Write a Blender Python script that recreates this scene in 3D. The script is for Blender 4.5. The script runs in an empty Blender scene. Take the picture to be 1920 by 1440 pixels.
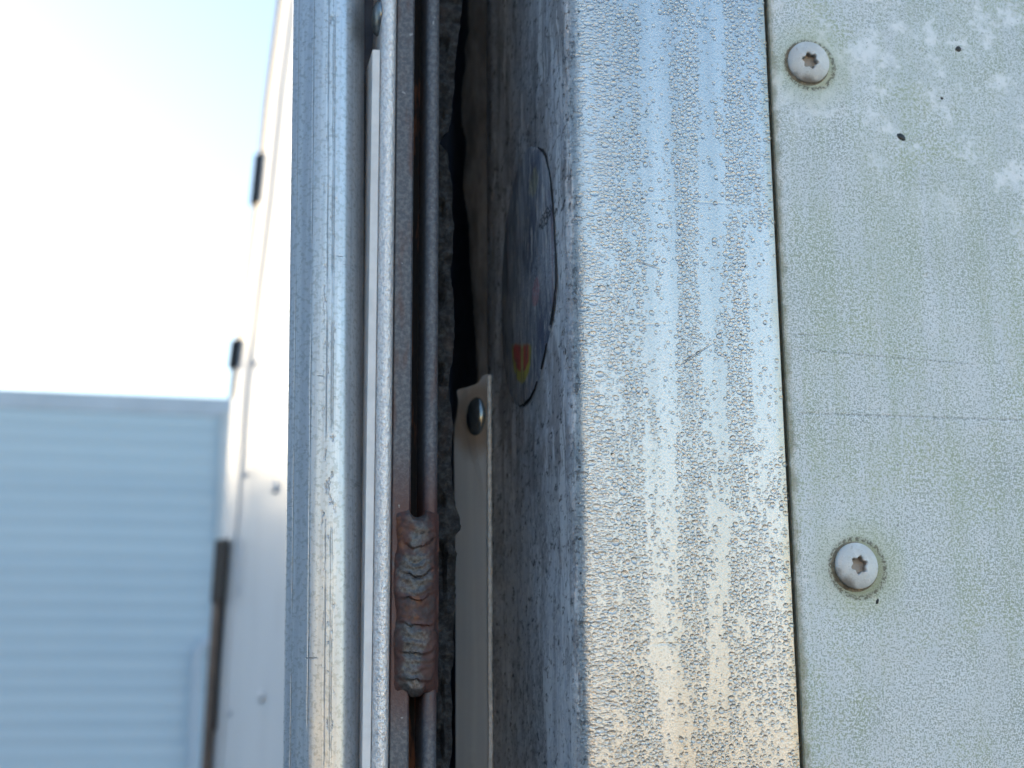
import bpy, math, random
import numpy as np
random.seed(7); RNG = np.random.default_rng(11)
S = bpy.context.scene
COL = S.collection
R = math.radians
MM = 0.001
ZC = 1.70                                   # eye height above the yard, m

# ------------------------------------------------------------------ camera
cam = bpy.data.cameras.new('camera'); cam.sensor_width = 36.0; cam.lens = 56.25
cam.clip_start = 0.02; cam.clip_end = 3000
co = bpy.data.objects.new('camera', cam); COL.objects.link(co)
co.location = (0, -0.450, ZC)
co.rotation_mode = 'YXZ'
from mathutils import Matrix, Vector
_M = (Matrix.Rotation(R(-12.5), 4, 'Z') @ Matrix.Rotation(R(90 + 13.5), 4, 'X') @ Matrix.Rotation(R(-0.4), 4, 'Z'))
co.matrix_world = Matrix.Translation((0, -0.450, ZC)) @ _M
cam.dof.use_dof = True; cam.dof.focus_distance = 0.478; cam.dof.aperture_fstop = 16
S.camera = co

# ------------------------------------------------------------------ sky, sun, exposure
SUN_AZ, SUN_EL = -35.5, 10.0                # degrees: azimuth from +Y (minus = left), elevation
w = bpy.data.worlds.new('World'); S.world = w; w.use_nodes = True
nt = w.node_tree
sky = nt.nodes.new('ShaderNodeTexSky'); sky.sky_type = 'NISHITA'; sky.sun_disc = False
sky.sun_elevation = R(SUN_EL); sky.sun_rotation = R(SUN_AZ); sky.altitude = 50
sky.air_density = 1.0; sky.dust_density = 0.8; sky.ozone_density = 1.6
nt.links.new(sky.outputs[0], nt.nodes['Background'].inputs[0])
nt.nodes['Background'].inputs[1].default_value = 0.15
sun = bpy.data.lights.new('sun', 'SUN'); sun.energy = 4.8; sun.angle = R(0.53); sun.color = (1.0, 0.76, 0.44)
so = bpy.data.objects.new('sun', sun); COL.objects.link(so)
_sd = Vector((math.sin(R(SUN_AZ)) * math.cos(R(SUN_EL)), math.cos(R(SUN_AZ)) * math.cos(R(SUN_EL)), math.sin(R(SUN_EL))))
so.rotation_euler = (-_sd).to_track_quat('-Z', 'Y').to_euler(); so.location = (-20, 20, 12)
S.view_settings.view_transform = 'Standard'; S.view_settings.look = 'None'
S.view_settings.gamma = 1.0; S.view_settings.exposure = 1.62; S.view_settings.use_curve_mapping = False
S.cycles.max_bounces = 10; S.cycles.transmission_bounces = 6; S.cycles.glossy_bounces = 5
S.cycles.caustics_reflective = True; S.cycles.caustics_refractive = True
S.cycles.blur_glossy = 0.5

# ------------------------------------------------------------------ node helper
class N:
    def __init__(s, name):
        s.m = bpy.data.materials.new(name); s.m.use_nodes = True
        s.t = s.m.node_tree; s.b = s.t.nodes['Principled BSDF']
        s._c = None
    def n(s, typ, **kw):
        x = s.t.nodes.new('ShaderNode' + typ)
        for k, v in kw.items(): setattr(x, k, v)
        return x
    def put(s, sock, v):
        if isinstance(v, bpy.types.NodeSocket): s.t.links.new(v, sock)
        elif isinstance(v, (tuple, list)) and sock.type == 'RGBA': sock.default_value = tuple(v)[:3] + (1,)
        else: sock.default_value = v
    def co(s):
        if s._c is None: s._c = s.n('TexCoord').outputs['Object']
        return s._c
    def vec(s, sx, sy, sz, v=None):
        x = s.n('VectorMath', operation='MULTIPLY'); s.put(x.inputs[0], v or s.co()); x.inputs[1].default_value = (sx, sy, sz)
        return x.outputs[0]
    def off(s, ox, oy, oz, v=None):
        x = s.n('VectorMath', operation='SUBTRACT'); s.put(x.inputs[0], v or s.co()); x.inputs[1].default_value = (ox, oy, oz)
        return x.outputs[0]
    def length(s, v):
        x = s.n('VectorMath', operation='LENGTH'); s.put(x.inputs[0], v); return x.outputs['Value']
    def xyz(s, v=None):
        x = s.n('SeparateXYZ'); s.put(x.inputs[0], v or s.co()); return x.outputs
    def noise(s, v, scale=1.0, detail=3.0, rough=0.55, dist=0.0):
        x = s.n('TexNoise'); s.put(x.inputs['Vector'], v); x.inputs['Scale'].default_value = scale
        x.inputs['Detail'].default_value = detail; x.inputs['Roughness'].default_value = rough; x.inputs['Distortion'].default_value = dist
        return x.outputs['Fac']
    def voro(s, v, scale=1.0, feature='F1', rnd=1.0):
        x = s.n('TexVoronoi', feature=feature); s.put(x.inputs['Vector'], v); x.inputs['Scale'].default_value = scale
        x.inputs['Randomness'].default_value = rnd
        return x.outputs['Distance']
    def ma(s, op, a, b=0.0, c=0.0, clamp=False):
        x = s.n('Math', operation=op); x.use_clamp = clamp
        s.put(x.inputs[0], a); s.put(x.inputs[1], b); s.put(x.inputs[2], c); return x.outputs[0]
    def ss(s, v, a, b):                                    # smooth step a->b gives 0->1 (a > b reverses)
        x = s.n('MapRange', interpolation_type='SMOOTHSTEP'); s.put(x.inputs[0], v)
        if a <= b: x.inputs[1].default_value = a; x.inputs[2].default_value = b
        else: x.inputs[1].default_value = b; x.inputs[2].default_value = a; x.inputs[3].default_value = 1.0; x.inputs[4].default_value = 0.0
        return x.outputs[0]
    def mix(s, f, a, b):
        x = s.n('Mix', data_type='RGBA'); s.put(x.inputs[0], f); s.put(x.inputs[6], a); s.put(x.inputs[7], b); return x.outputs[2]
    def mixf(s, f, a, b):
        x = s.n('Mix', data_type='FLOAT'); s.put(x.inputs[0], f); s.put(x.inputs[2], a); s.put(x.inputs[3], b); return x.outputs[0]
    def bump(s, h, dist, strength=1.0, prev=None):
        x = s.n('Bump'); s.put(x.inputs['Height'], h); x.inputs['Distance'].default_value = dist; x.inputs['Strength'].default_value = strength
        if prev is not None: s.put(x.inputs['Normal'], prev)
        return x.outputs[0]
    def fin(s, col=None, rough=None, metal=None, normal=None, **kw):
        if col is not None: s.put(s.b.inputs['Base Color'], col)
        if rough is not None: s.put(s.b.inputs['Roughness'], rough)
        if metal is not None: s.put(s.b.inputs['Metallic'], metal)
        if normal is not None: s.put(s.b.inputs['Normal'], normal)
        for k, v in kw.items(): s.put(s.b.inputs[k.replace('_', ' ')], v)
        return s.m

def scr(m, axis_u, axis_v, u0, v0, u1, v1, wdt, jit=0.0):   # mask of one straight scratch between two points (metres)
    c = m.xyz(); u, v = c[axis_u], c[axis_v]
    k = (v1 - v0) / (u1 - u0) if abs(u1 - u0) > 1e-9 else 0
    d = m.ma('ABSOLUTE', m.ma('SUBTRACT', v, m.ma('MULTIPLY_ADD', u, k, v0 - k * u0)))
    a = m.ss(d, wdt, wdt * 0.3)
    lo, hi = min(u0, u1), max(u0, u1)
    e = m.ma('MULTIPLY', m.ss(u, lo, lo + 0.004), m.ss(u, hi, hi - 0.004))
    return m.ma('MULTIPLY', a, e)

# ------------------------------------------------------------------ materials
SCREWS = [(199.1, 222.5), (205.8, 58.7)]                    # X, Z above eye, mm

def mat_panel():
    m = N('weathered_panel'); c = m.co()
    f1 = m.noise(c, 1900, 2, 0.7); f2 = m.noise(c, 950, 3, 0.65); big = m.noise(c, 17, 4, 0.6); mid = m.noise(m.vec(1, 1, .55), 75, 4, 0.6)
    dens = m.ma('ADD', m.ma('MULTIPLY', big, 0.55), m.ma('MULTIPLY', mid, 0.45))
    col = m.mix(m.ss(mid, .35, .68), (.77, .80, .825), (.88, .91, .935))
    sp = m.ma('ADD', m.ma('MULTIPLY', f1, .6), m.ma('MULTIPLY', f2, .4))
    thr = m.ma('ADD', sp, m.ma('MULTIPLY', m.ma('SUBTRACT', dens, .5), .35))
    col = m.mix(m.ma('MULTIPLY', m.ss(thr, .485, .575), .85), col, (.33, .38, .35))
    lime = m.ma('MULTIPLY', m.ss(m.noise(m.off(.3, 0, .9), 24, 4, .6), .48, .68), m.ss(f2, .42, .62))
    col = m.mix(m.ma('MULTIPLY', lime, .6), col, (.43, .48, .24))
    streak = m.noise(m.vec(1, 1, .06), 130, 4, .6)
    ol = m.ma('MULTIPLY', m.ss(m.ma('ADD', m.ma('MULTIPLY', streak, .5), m.ma('MULTIPLY', m.noise(m.vec(1, 1, .6), 14, 4, .65), .5)), .44, .60), m.ss(sp, .40, .56))
    col = m.mix(m.ma('MULTIPLY', ol, .58), col, (.37, .44, .28))
    chalk = m.ma('MULTIPLY', m.ss(m.ma('ADD', m.ma('MULTIPLY', m.noise(m.off(.1, .2, .5), 60, 8, .8), .8), m.ma('MULTIPLY', f1, .2)), .52, .575), m.ss(m.ma('ADD', m.xyz()[2], m.ma('MULTIPLY', m.xyz()[0], .5)), ZC + .275, ZC + .325))
    col = m.mix(m.ma('MULTIPLY', chalk, .9), col, (.95, .96, .97))
    col = m.mix(m.ma('MULTIPLY', m.ss(m.noise(c, 900, 2, .5), .64, .74), .7), col, (.17, .20, .20))
    # grime collars round the screws and along the joint
    for i, (sx, sz) in enumerate(SCREWS):
        d = m.length(m.off(sx * MM + .0008, 0, ZC + sz * MM - .0006))
        dn = m.ma('ADD', d, m.ma('MULTIPLY', m.ma('SUBTRACT', f2, .5), .0065))
        col = m.mix(m.ma('MULTIPLY', m.ss(dn, .0105, .0072), .75), col, (.20, .19, .10) if i else (.42, .42, .30))
        col = m.mix(m.ma('MULTIPLY', m.ss(dn, .0185, .0095), .35), col, (.50, .53, .32))
        rim = m.ma('MULTIPLY', m.ss(m.ma('ABSOLUTE', m.ma('SUBTRACT', d, .0083 + .0006 * i)), .0011, .0003), m.ss(f2, .42, .56))
        col = m.mix(m.ma('MULTIPLY', rim, .8), col, (.10, .085, .055))
    x = m.xyz()[0]
    edge = m.ma('MULTIPLY', m.ss(m.ma('ADD', x, m.ma('MULTIPLY', f2, .004)), .1915, .1875), .5)
    col = m.mix(edge, col, (.50, .41, .30))
    col = m.mix(m.ma('MULTIPLY', m.ss(m.ma('ADD', x, m.ma('MULTIPLY', m.ma('SUBTRACT', m.noise(c, 140, 4, .7), .5), .010)), .1885, .1860), .6), col, (.20, .19, .10))
    s = scr(m, 0, 2, .1875, ZC + .1054, .40, ZC + .1075, .00055)
    s2 = scr(m, 0, 2, .1875, ZC + .1304, .2000, ZC + .1306, .0004)
    s3 = scr(m, 0, 2, .1875, ZC + .1258, .252, ZC + .1237, .00035)
    s4 = scr(m, 0, 2, .230, ZC + .197, .243, ZC + .2015, .0004)
    sc = m.ma('MAXIMUM', m.ma('MAXIMUM', s, s2), m.ma('MAXIMUM', m.ma('MULTIPLY', s3, .9), s4))
    col = m.mix(m.ma('MULTIPLY', m.ma('MULTIPLY', sc, m.ss(f2, .40, .60)), .5), col, (.26, .28, .28))
    h = m.ma('ADD', m.ma('MULTIPLY', f1, .6), m.ma('MULTIPLY', f2, .6))
    h = m.ma('SUBTRACT', h, m.ma('MULTIPLY', sc, .5))
    return m.fin(col, m.mixf(mid, .38, .62), .15, m.bump(h, .00030, .7))

def mat_post():
    m = N('dull_aluminium'); c = m.co(); X = m.xyz()
    st = m.noise(m.vec(1, 1, .02), 420, 3, .6); st2 = m.noise(m.vec(1, 1, .035), 90, 3, .5); f = m.noise(c, 1500, 2, .6); bl = m.noise(c, 60, 4, .6)
    grain = m.noise(m.vec(1, .42, .6), 900, 4, .72)
    al = m.mix(m.ss(st2, .35, .65), (.46, .465, .47), (.555, .56, .565))
    al = m.mix(m.ma('MULTIPLY', m.ss(f, .52, .66), .5), al, (.30, .31, .315))
    al = m.mix(m.ma('MULTIPLY', m.ss(bl, .55, .75), .35), al, (.46, .46, .44))
    # dark flecks
    fl = m.ss(m.noise(c, 380, 2, .4), .715, .75)
    al = m.mix(m.ma('MULTIPLY', fl, .85), al, (.06, .06, .055))
    # scuff marks
    k = None
    for a in [(.1358, .176, .1378, .1835), (.1372, .176, .1392, .1835), (.1345, .1325, .1365, .1385), (.1357, .132, .1375, .138),
              (.1520, .121, .1542, .137), (.1480, .139, .1495, .149), (.1455, .131, .1468, .142), (.1515, .117, .1528, .128),
              (.1600, .139, .1612, .152), (.1622, .137, .1634, .144), (.1507, .118, .1640, .127), (.138, .1515, .1475, .149)]:
        q = scr(m, 0, 2, a[0], ZC + a[1], a[2], ZC + a[3], .0011 if a[2] - a[0] < .005 else .0004)
        k = q if k is None else m.ma('MAXIMUM', k, q)
    for zz, x0, x1 in ((.1713, .125, .184), (.1305, .121, .150), (.0895, .150, .170), (.064, .126, .180), (.0345, .130, .165)):
        k = m.ma('MAXIMUM', k, m.ma('MULTIPLY', scr(m, 0, 2, x0, ZC + zz, x1, ZC + zz + .001, .0005), m.ma('MULTIPLY', m.ss(bl, .42, .6), .35)))
    al = m.mix(m.ma('MULTIPLY', m.ma('MULTIPLY', k, m.ss(f, .36, .52)), .6), al, (.24, .22, .20))
    # algae and grime at the joint edge
    jo = m.ma('ADD', X[0], m.ma('MULTIPLY', m.ma('SUBTRACT', bl, .5), .006))
    al = m.mix(m.ma('MULTIPLY', m.ss(jo, .1815, .1850), .55), al, (.42, .38, .28))
    # grime that covers the inward face (its own shape with a ragged edge at the corner)
    gr = m.ma('ADD', X[0], m.ma('MULTIPLY', m.ma('SUBTRACT', m.noise(m.vec(1, 1, .25), 130, 4, .65), .5), .0032))
    g = m.ss(gr, .1199, .1189)
    pit = m.ss(m.noise(m.vec(1, .3, .5), 700, 4, .75), .52, .66)
    dk = m.mix(m.ss(m.noise(m.vec(1, .6, .12), 300, 3, .6), .35, .65), (.50, .52, .57), (.63, .65, .70))
    dk = m.mix(m.ma('MULTIPLY', m.ss(grain, .52, .66), .9), dk, (.78, .785, .79))
    dk = m.mix(m.ma('MULTIPLY', m.ss(m.noise(m.vec(1, .5, .30), 70, 4, .65), .50, .64), .5), dk, (.26, .245, .235))
    dk = m.mix(m.ma('MULTIPLY', m.ss(m.noise(m.vec(1, .45, .06), 240, 4, .65), .50, .62), .5), dk, (.17, .17, .19))
    dk = m.mix(m.ma('MULTIPLY', m.ss(m.noise(m.vec(1, .5, .14), 150, 5, .7), .54, .62), .8), dk, (.84, .85, .87))
    dk = m.mix(m.ma('MULTIPLY', m.ss(m.noise(m.vec(1, .35, .22), 95, 5, .7), .50, .60), .55), dk, (.21, .185, .19))
    scrape = m.ma('MULTIPLY', m.ss(X[1], .034, .012), m.ss(m.noise(m.vec(1, .8, .13), 135, 5, .7), .50, .57))
    dk = m.mix(m.ma('MULTIPLY', scrape, .75), dk, (.86, .87, .89))
    dk = m.mix(m.ma('MULTIPLY', pit, m.ss(grain, .66, .45)), dk, (.09, .09, .095))
    lo = m.ss(m.ma('ADD', X[2], m.ma('MULTIPLY', bl, .05)), ZC + .135, ZC + .09)       # paler grain lower down
    dk = m.mix(m.ma('MULTIPLY', m.ma('MULTIPLY', lo, m.ss(grain, .42, .58)), .5), dk, (.68, .69, .70))
    cr = m.ma('MULTIPLY', m.ss(m.ma('ABSOLUTE', m.ma('SUBTRACT', gr, .1199)), .0013, .0003), m.ss(m.noise(m.vec(1, 1, .8), 520, 4, .7), .50, .62))
    col = m.mix(m.ma('MULTIPLY', cr, .6), m.mix(g, al, dk), (.07, .06, .055))
    h = m.ma('ADD', m.ma('MULTIPLY', grain, m.mixf(g, .12, 1.0)), m.ma('MULTIPLY', f, .25))
    h = m.ma('SUBTRACT', h, m.ma('MULTIPLY', k, .35))
    rough = m.mixf(g, m.mixf(st2, .25, .38), m.mixf(grain, .62, .45))
    return m.fin(col, rough, m.mixf(g, .85, .08), m.bump(h, .0003, .8))

def mat_water():
    m = N('water'); return m.fin((1, 1, 1), .02, 0.0, None, IOR=1.33, Transmission_Weight=1.0)

def mat_rail():
    m = N('worn_aluminium_rail'); c = m.co(); X = m.xyz()
    st = m.noise(m.vec(1, 1, .012), 520, 3, .6); f = m.noise(c, 800, 3, .6); b = m.noise(m.vec(1, 1, .3), 110, 4, .65)
    col = m.mix(m.ss(st, .35, .65), (.47, .50, .545), (.60, .625, .655))
    col = m.mix(m.ma('MULTIPLY', m.ss(f, .50, .62), .6), col, (.33, .35, .36))
    wv = m.ma('MULTIPLY', m.ma('SUBTRACT', m.noise(m.vec(0, 0, 1), 40, 3, .6), .5), .0014)
    ln = None
    for xx, wd in ((.0440, .00025), (.0487, .0004), (.0503, .0003), (.0509, .0002), (.0393, .0002)):
        d = m.ma('ABSOLUTE', m.ma('SUBTRACT', m.ma('ADD', X[0], m.ma('MULTIPLY', wv, .35 if wd > .00022 else .1)), m.ma('MULTIPLY_ADD', X[2], -.0136, xx + .0136 * (ZC + .12))))
        q = m.ss(d, wd, wd * .3); ln = q if ln is None else m.ma('MAXIMUM', ln, q)
    near = m.ss(m.ma('ABSOLUTE', m.ma('SUBTRACT', X[0], m.ma('MULTIPLY_ADD', X[2], -.0136, .0497 + .0136 * (ZC + .12)))), .003, .0012)
    crust = m.ma('MULTIPLY', near, m.ss(m.noise(m.vec(1, 1, .45), 330, 4, .7), .56, .66))
    k = m.ma('MAXIMUM', m.ma('MULTIPLY', ln, m.ss(b, .36, .55)), crust)
    nick = m.ma('MULTIPLY', m.ss(m.noise(m.vec(.35, .35, 2.2), 300, 2, .5), .69, .73), m.ss(b, .50, .6))
    k = m.ma('MAXIMUM', k, nick)
    col = m.mix(m.ma('MULTIPLY', k, .5), col, (.20, .20, .20))
    h = m.ma('SUBTRACT', m.ma('ADD', m.ma('MULTIPLY', f, .25), m.ma('MULTIPLY', b, .3)), m.ma('MULTIPLY', k, .6))
    return m.fin(col, m.mixf(b, .28, .42), .82, m.bump(h, .0003, .7))

def mat_pebble():
    m = N('pebbled_bright_metal'); c = m.co()
    v = m.noise(m.vec(1, 1, .7), 1150, 2, .6, .4); n = m.noise(c, 160, 3, .6)
    col = m.mix(m.ss(v, .35, .6), (.74, .73, .74), (.95, .94, .94))
    col = m.mix(m.ma('MULTIPLY', m.ss(n, .58, .7), .25), col, (.55, .46, .40))
    return m.fin(col, m.mixf(n, .30, .44), .45, m.bump(v, .0007, .9))

def mat_steel():
    m = N('painted_steel'); c = m.co()
    f = m.noise(c, 700, 3, .65); b = m.noise(m.vec(1, 1, .25), 95, 4, .6)
    col = m.mix(m.ss(f, .4, .65), (.10, .108, .13), (.175, .185, .205))
    col = m.mix(m.ma('MULTIPLY', m.ss(b, .55, .72), .75), col, (.13, .065, .05))
    zz = m.ma('SUBTRACT', m.xyz()[2], ZC); rz = m.ma('MULTIPLY', m.ss(zz, .006, .026), m.ss(zz, .104, .074))
    rz = m.ma('MULTIPLY', rz, m.ss(m.ma('ADD', b, m.ma('MULTIPLY', f, .4)), .48, .66))
    col = m.mix(m.ma('MULTIPLY', rz, .9), col, (.115, .05, .042))
    col = m.mix(m.ss(m.noise(c, 420, 2, .4), .72, .75), col, (.34, .35, .36))
    return m.fin(col, m.mixf(b, .40, .62), .15, m.bump(f, .0003, .8))

def mat_rust_slot():
    m = N('rusty_slot'); b = m.noise(m.vec(1, 1, .12), 260, 4, .65)
    col = m.mix(m.ss(b, .50, .62), (.02, .018, .02), (.20, .075, .035))
    return m.fin(col, .8, 0, m.bump(b, .0006))

def mat_weld():
    m = N('rusty_weld'); c = m.co()
    b = m.noise(m.vec(1, 1, .8), 150, 4, .65, .6); f = m.noise(c, 900, 3, .6); e = m.noise(m.off(1, 2, 3), 95, 3, .6)
    X = m.ma('ABSOLUTE', m.ma('SUBTRACT', m.xyz()[0], .0768))
    cen = m.ss(m.ma('ADD', X, m.ma('MULTIPLY', m.ma('SUBTRACT', e, .5), .022)), .0046, .0012)
    col = m.mix(m.ss(b, .35, .65), (.05, .026, .025), (.105, .048, .042))
    col = m.mix(m.ma('MULTIPLY', m.ss(e, .60, .70), .6), col, (.27, .11, .045))
    col = m.mix(m.ma('MULTIPLY', m.ss(m.noise(m.off(3, 1, 2), 300, 4, .7), .52, .62), .6), col, (.045, .04, .045))
    col = m.mix(m.ma('MULTIPLY', cen, .6), col, m.mix(m.ss(f, .4, .6), (.07, .085, .09), (.145, .165, .17)))
    return m.fin(col, m.mixf(cen, .6, .42), m.mixf(cen, .05, .3), m.bump(m.ma('ADD', m.ma('MULTIPLY', f, .4), b), .0003, .8))

def mat_rubber():
    m = N('crumbling_rubber'); c = m.co(); b = m.noise(c, 420, 5, .7); d = m.noise(m.vec(1, 1, .4), 70, 3, .6)
    col = m.mix(m.ss(b, .4, .68), (.016, .018, .022), (.065, .07, .075))
    col = m.mix(m.ma('MULTIPLY', m.ss(d, .55, .7), .5), col, (.10, .07, .06))
    return m.fin(col, .85, 0, m.bump(b, .0012))

def mat_foam():
    m = N('dusty_brown_sealant'); c = m.co(); b = m.noise(m.vec(1, .7, .3), 150, 5, .65)
    col = m.mix(m.ss(b, .35, .68), (.17, .155, .15), (.36, .33, .315))
    return m.fin(col, .9, 0, m.bump(b, .0012))

def mat_sheet():
    m = N('cream_painted_sheet'); c = m.co(); b = m.noise(c, 70, 4, .6); st = m.noise(m.vec(1, 1, .03), 260, 3, .6); z = m.xyz()[2]
    col = m.mix(m.ss(st, .3, .7), (.78, .80, .82), (.86, .88, .89))
    d = m.length(m.off(.1125, .1155, ZC + .126))
    dn = m.ma('ADD', d, m.ma('MULTIPLY', m.ma('SUBTRACT', b, .5), .012))
    col = m.mix(m.ma('MULTIPLY', m.ss(dn, .0185, .009), .7), col, (.42, .29, .18))
    col = m.mix(m.ma('MULTIPLY', m.ss(b, .6, .75), .3), col, (.33, .29, .24))
    return m.fin(col, .38, .05, m.bump(st, .00015))

def mat_sheet_edge():
    m = N('bare_sheet_edge'); b = m.noise(m.co(), 500, 3, .6)
    return m.fin(m.mix(m.ss(b, .4, .62), (.74, .72, .69), (.92, .91, .89)), .5, 0)

def mat_decal():
    m = N('faded_decal'); c = m.co(); X = m.xyz()
    u, v = X[1], m.ma('SUBTRACT', X[2], ZC)
    st = m.noise(m.vec(1, 1.2, .10), 260, 4, .65); f = m.noise(c, 900, 3, .6); b = m.noise(m.vec(1, .6, .5), 75, 4, .6)
    grain = m.noise(m.vec(1, .42, .6), 900, 4, .72)
    gm = m.mix(m.ss(m.noise(m.vec(1, .6, .12), 300, 3, .6), .35, .65), (.42, .44, .50), (.55, .58, .63))
    gm = m.mix(m.ma('MULTIPLY', m.ss(grain, .52, .66), .9), gm, (.70, .70, .71))
    gm = m.mix(m.ma('MULTIPLY', m.ss(m.noise(m.vec(1, .45, .06), 240, 4, .65), .50, .62), .55), gm, (.15, .155, .17))
    nv = m.mix(m.ss(b, .35, .65), (.12, .14, .20), (.30, .32, .37))
    wear = m.ma('ADD', m.ma('MULTIPLY', m.ss(u, .045, .095), .75), m.ma('MULTIPLY', m.ss(m.noise(m.vec(1, .6, .3), 95, 5, .7), .44, .60), .5))
    col = m.mix(m.ma('MULTIPLY', wear, .85, 0, True), nv, gm)
    col = m.mix(m.ma('MULTIPLY', m.ss(m.noise(m.vec(1, .9, .22), 330, 5, .75), .51, .60), .8), col, (.66, .65, .63))
    col = m.mix(m.ma('MULTIPLY', m.ss(m.noise(m.vec(1, 1.2, .12), 110, 3, .6), .60, .70), .4), col, (.30, .12, .13))
    def blob(cu, cv, ru, rv, k=.25):
        a = m.ma('DIVIDE', m.ma('SUBTRACT', u, cu * MM), ru * MM); bb = m.ma('DIVIDE', m.ma('SUBTRACT', v, cv * MM), rv * MM)
        r2 = m.ma('ADD', m.ma('MULTIPLY', a, a), m.ma('MULTIPLY', bb, bb))
        return m.ss(m.ma('ADD', r2, m.ma('MULTIPLY', m.ma('SUBTRACT', st, .5), k * 4)), 1.12, .82)
    ye2 = blob(46, 192, 7, 4.5, .9); re2 = blob(44, 153, 5.5, 4.5, .5)
    au = m.ma('SUBTRACT', u, .066); sv = m.ma('SUBTRACT', m.ma('SUBTRACT', v, m.ma('MULTIPLY', au, .26)), .1395)
    sv = m.ma('ADD', sv, m.ma('MULTIPLY', m.ma('SUBTRACT', st, .5), .004))
    def bowl(ru, rv):
        a = m.ma('DIVIDE', au, ru); q = m.ma('DIVIDE', sv, rv)
        return m.ss(m.ma('ADD', m.ma('MULTIPLY', a, a), m.ma('MULTIPLY', q, q)), 1.06, .92)
    cut = m.ss(sv, .0022, .0004)
    ye = m.ma('MULTIPLY', bowl(.0150, .0120), cut); re = m.ma('MULTIPLY', bowl(.0125, .0082), cut)
    gapc = m.ma('MULTIPLY', m.ss(m.ma('ABSOLUTE', m.ma('ADD', au, .001)), .0006, .0030), m.ss(m.noise(m.vec(1, 1.4, .10), 420, 4, .7), .66, .52))
    re = m.ma('MULTIPLY', re, gapc); ye = m.ma('MULTIPLY', ye, m.mixf(.25, 1.0, gapc))
    col = m.mix(m.ma('MAXIMUM', m.ma('MULTIPLY', ye, .95), m.ma('MULTIPLY', ye2, .25)), col, (.62, .55, .10))
    col = m.mix(m.ma('MAXIMUM', m.ma('MULTIPLY', re, .9), m.ma('MULTIPLY', re2, .35)), col, (.66, .08, .11))
    col = m.mix(m.ma('MULTIPLY', m.ss(m.noise(m.vec(1, .9, .16), 420, 4, .7), .52, .62), .6), col, (.09, .095, .13))
    # chipped strip with bare blue-grey flecks across the middle right
    ch = m.ma('MULTIPLY', blob(36, 158, 22, 7, .6), m.ss(f, .52, .6))
    col = m.mix(ch, col, (.42, .46, .52))
    bk = m.ma('MULTIPLY', blob(27, 174, 10, 3, .7), m.ss(f, .46, .52)); col = m.mix(m.ma('MULTIPLY', bk, .9), col, (.004, .004, .008))
    return m.fin(col, m.mixf(st, .30, .55), 0, m.bump(m.ma('ADD', m.ma('ADD', f, st), grain), .0003, .8))

def mat_simple(name, col, rough=.5, metal=0., var=.15, sc=200, bd=.0002):
    m = N(name); n = m.noise(m.co(), sc, 4, .6)
    return m.fin(m.mix(m.ss(n, .3, .7), tuple(x * (1 - var) for x in col), tuple(min(1, x * (1 + var)) for x in col)), rough, metal, m.bump(n, bd))

def mat_screw():
    m = N('chalky_screw_head'); c = m.co(); X = m.xyz(); f = m.noise(c, 900, 3, .6); b = m.noise(c, 210, 3, .6)
    col = m.mix(m.ss(b, .35, .65), (.66, .66, .65), (.78, .78, .77))
    col = m.mix(m.ma('MULTIPLY', m.ss(f, .58, .7), .4), col, (.36, .33, .29))
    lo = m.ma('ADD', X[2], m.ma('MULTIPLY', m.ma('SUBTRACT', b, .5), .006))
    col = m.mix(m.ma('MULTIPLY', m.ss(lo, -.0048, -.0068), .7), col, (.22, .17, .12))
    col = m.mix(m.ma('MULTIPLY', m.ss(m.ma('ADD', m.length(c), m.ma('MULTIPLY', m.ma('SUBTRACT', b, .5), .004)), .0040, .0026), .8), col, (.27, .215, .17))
    return m.fin(col, .55, .15, m.bump(f, .0002))

def mat_white_gloss():
    m = N('white_gelcoat'); n = m.noise(m.co(), 9, 4, .6); g = m.noise(m.vec(1, 1, .1), 30, 3, .6)
    col = m.mix(m.ss(g, .5, .75), (.82, .83, .84), (.74, .75, .76))
    return m.fin(col, m.mixf(n, .16, .26), 0, m.bump(n, .002, .3))

def mat_plank():
    m = N('painted_plank'); n = m.noise(m.vec(.12, 1, 1), 6, 4, .6)
    oi = m.n('ObjectInfo').outputs['Random']
    col = m.mix(oi, (.46, .585, .70), (.52, .645, .755))
    col = m.mix(m.ma('MULTIPLY', m.ss(n, .45, .7), .4), col, (.55, .66, .76))
    return m.fin(col, .5, 0, m.bump(n, .001, .3))

def mat_yard():
    m = N('gravelled_asphalt'); c = m.co(); n = m.noise(c, .35, 5, .6); g = m.voro(c, 45)
    col = m.mix(m.ss(n, .35, .7), (.060, .056, .052), (.11, .10, .088))
    col = m.mix(m.ma('MULTIPLY', m.ss(g, .3, .6), .5), col, (.15, .14, .125))
    return m.fin(col, .85, 0, m.bump(g, .01, .6))

PANEL, POST, WATER, RAIL, PEB, STEEL, SLOT, WELD, RUB, FOAM = mat_panel(), mat_post(), mat_water(), mat_rail(), mat_pebble(), mat_steel(), mat_rust_slot(), mat_weld(), mat_rubber(), mat_foam()
SHEET, SEDGE, DECAL, SCREW, GEL, PLANK, YARD = mat_sheet(), mat_sheet_edge(), mat_decal(), mat_screw(), mat_white_gloss(), mat_plank(), mat_yard()
BLACK = mat_simple('black_void_board', (.11, .125, .165), .8)
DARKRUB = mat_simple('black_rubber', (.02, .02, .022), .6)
RIVET = mat_simple('zinc_rivet', (.33, .36, .37), .22, .85, .2, 300)
WHITEBAR = mat_simple('white_painted_bar', (.86, .86, .87), .4, 0, .06, 150)
HOLE_BLACK = mat_simple('hole_black', (.018, .02, .018), .3)  # shade inside the panel's small holes, put in as near-black colour
GREYPAINT = mat_simple('grey_painted_rail', (.62, .64, .68), .45, 0, .08, 8)
TOPRAIL = mat_simple('pale_top_rail', (.52, .58, .68), .5, 0, .06, 4)
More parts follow.
